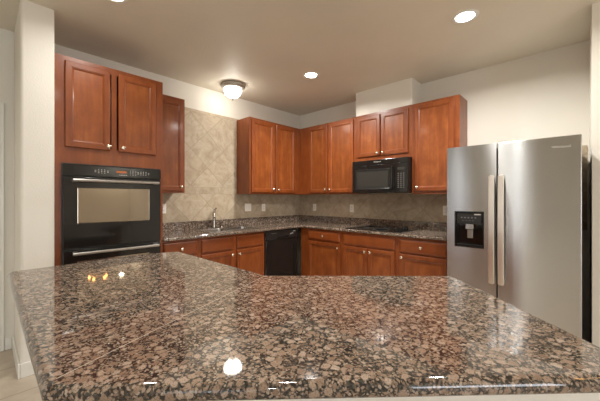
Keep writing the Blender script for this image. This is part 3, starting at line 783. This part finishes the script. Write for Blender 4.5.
# pale joint between the two slabs, from the inner corner to the near left corner
a = Vector(P_no) + Vector((0.012, -0.030)); b = Vector((2.775, -3.712)); dr_ = (b - a).normalized(); nn = Vector((-dr_.y, dr_.x)) * 0.0011
obj('slab_joint', prism(bmesh.new(), [tuple(a - nn), tuple(b - nn), tuple(b + nn), tuple(a + nn)], IZ1 - 0.0004, IZ1 + 0.0003), 'seam', isl)
# base: painted knee wall on the bar sides, cherry cabinets on the kitchen sides
def inset(poly, ds):
    n = len(poly); lines = []
    for i in range(n):
        p, q = Vector(poly[i]), Vector(poly[(i + 1) % n]); d = (q - p).normalized(); nrm = Vector((-d.y, d.x))
        lines.append((p + nrm * ds[i], d))
    out = []
    for i in range(n):
        (p, d), (q, e) = lines[i - 1], lines[i]
        den = d.x * e.y - d.y * e.x; t_ = ((q.x - p.x) * e.y - (q.y - p.y) * e.x) / den
        out.append(tuple(p + d * t_))
    return out
p5 = [P_fl, P_nl, P_rt, P_fr, P_no, P_ap]
ib = thing('kitchen_island', 'painted half wall with cherry cabinets carrying the granite bar top', 'kitchen island', (0, 0, 0))
outer = inset(p5, [.28, .075, .04, .075, .05, .06]); inner = inset(p5, [.39, .19, .12, .075, .05, .06])
kw = bmesh.new(); prism(kw, [outer[0], outer[1], outer[2], outer[3], inner[3], inner[2], inner[1], inner[0]], 0.0, IZ0 - 0.0006); obj('knee_wall', kw, 'wall', ib)
cbp = inset(p5, [.3905, .1905, .1205, .075, .075, .065]); obj('cabinet_body', prism(bmesh.new(), cbp, 0.10, IZ0 - 0.0006), 'wood', ib)
tk = inset(p5, [.40, .20, .13, .14, .14, .07]); obj('toe_kick', prism(bmesh.new(), tk, 0.0, 0.0995), 'wood', ib)
bo = inset(p5, [.268, .063, .028, .075, .05, .06]); bi = inset(p5, [.2795, .0745, .0395, .075, .05, .06])
obj('baseboard', prism(bmesh.new(), [bo[0], bo[1], bo[2], bo[3], bi[3], bi[2], bi[1], bi[0]], 0.0, 0.105), 'trim', ib)
def on_face(p, q, segs):
    p, q = Vector(p), Vector(q); d = (q - p).normalized(); ang = math.atan2(d.y, d.x)
    for a, b in segs:
        dd = door(ib, a, b, 0.125, 0.685, 0, (a + .03, .64)); wd = drawer(ib, a, b, 0.705, 0.850, 0, ((a + b) / 2,))
        for o in (dd, wd): o.location = (p.x, p.y, 0); o.rotation_euler = (0, 0, ang)
L1 = (Vector(cbp[4]) - Vector(cbp[5])).length; L2 = (Vector(cbp[3]) - Vector(cbp[4])).length
on_face(cbp[4], cbp[5], [(0.06, 0.06 + (L1 - .14) / 2), (0.08 + (L1 - .14) / 2, L1 - .06)])
on_face(cbp[3], cbp[4], [(0.06, 0.06 + (L2 - .14) / 2), (0.08 + (L2 - .14) / 2, L2 - .06)])

# ------------------------------------------------------------------ ceiling lights
def recessed(x, y, label, power=21, col=COOL):
    t = thing('recessed_light', label, 'ceiling light', (x, y, H), 0, None)
    obj('trim_ring', lathe(bmesh.new(), [(0.098, -0.0004), (0.098, -0.003), (0.090, -0.007), (0.072, -0.006), (0.067, -0.0008)], seg=40), 'white', t, smooth=True)
    obj('lens', lathe(bmesh.new(), [(0.066, -0.0006), (0.066, -0.0035), (0.055, -0.0045), (0, -0.0050)], seg=36), 'lens', t, smooth=True)
    l = area('recessed_lamp', (0, 0, -0.0075), (0, 0, 0), 0.125, 0.125, power, col, 'DISK', spread=math.radians(160)); l.parent = t
    return t
recessed(1.297, -1.173, 'small round recessed light in the ceiling near the room corner')
recessed(2.940, -1.179, 'round recessed light in the ceiling above the refrigerator side')
recessed(1.186, -3.190, 'recessed ceiling light above the oven end of the bar, just out of frame', 5)
recessed(2.940, -3.190, 'recessed ceiling light over the bar, out of frame', 5)  # unseen lamp, added to fill out the ceiling grid
recessed(7.55, -1.05, 'far recessed light over the dining side, glinting in the bar top', 12)
recessed(5.4, -6.0, 'recessed ceiling light in the living area behind the camera', 12)  # unseen lamp added to light the room behind the camera
recessed(1.4, -6.0, 'recessed ceiling light in the far living area behind the camera', 12)  # also added, more light for the unseen rear of the room

dm = thing('dome_light', 'flush dome ceiling light with frosted glass bowl and pewter rim', 'ceiling light', (0.368, -1.634, H), 0)
obj('rim', lathe(bmesh.new(), [(0.146, -0.0005), (0.152, -0.010), (0.153, -0.022), (0.143, -0.040), (0.128, -0.052), (0.116, -0.058), (0.113, -0.058)], seg=48), 'bronze', dm, smooth=True)
obj('glass_bowl', lathe(bmesh.new(), [(0.110, -0.0585), (0.111, -0.070), (0.106, -0.096), (0.093, -0.126), (0.072, -0.148), (0.045, -0.163), (0.018, -0.169), (0, -0.170)], seg=48), 'bowl', dm, smooth=True)
obj('finial', lathe(bmesh.new(), [(0.020, -0.1705), (0.022, -0.177), (0.013, -0.183), (0.015, -0.192), (0.009, -0.202), (0, -0.205)], seg=20), 'bronze', dm, smooth=True)

# chandelier over the dining table behind the camera: glints in the oven and the bar top
ch = thing('chandelier', 'pewter chandelier with warm bulbs, seen only as a glint in the bar top', 'chandelier', (4.75, -2.254, H), 0)
obj('canopy', lathe(bmesh.new(), [(0.065, -0.0004), (0.06, -0.02), (0.02, -0.035), (0, -0.036)]), 'bronze', ch, smooth=True)
obj('stem', lathe(bmesh.new(), [(0.007, -0.0365), (0.007, -0.62), (0.03, -0.66), (0.035, -0.72), (0.012, -0.78), (0, -0.80)]), 'bronze', ch, smooth=True)
for i in range(5):
    a = 2 * PI * i / 5 + 0.1; c, s_ = math.cos(a), math.sin(a)
    bm = bmesh.new(); tube(bm, [(0.03 * c, 0.03 * s_, -.72), (0.08 * c, 0.08 * s_, -.80), (0.13 * c, 0.13 * s_, -.78), (0.15 * c, 0.15 * s_, -.73)], .007, 10)
    ar = obj('arm', bm, 'bronze', ch, smooth=True)
    obj('socket', lathe(bmesh.new(), [(0.022, -.629), (0.026, -.615), (0.013, -.60)], Matrix.Translation((0.15 * c, 0.15 * s_, -0.10))), 'bronze', ar, smooth=True)
    obj('bulb', lathe(bmesh.new(), [(0.010, -.599), (0.020, -.575), (0.018, -.555), (0.006, -.54), (0, -.538)], Matrix.Translation((0.15 * c, 0.15 * s_, -0.10))), 'bulb', ar, smooth=True)
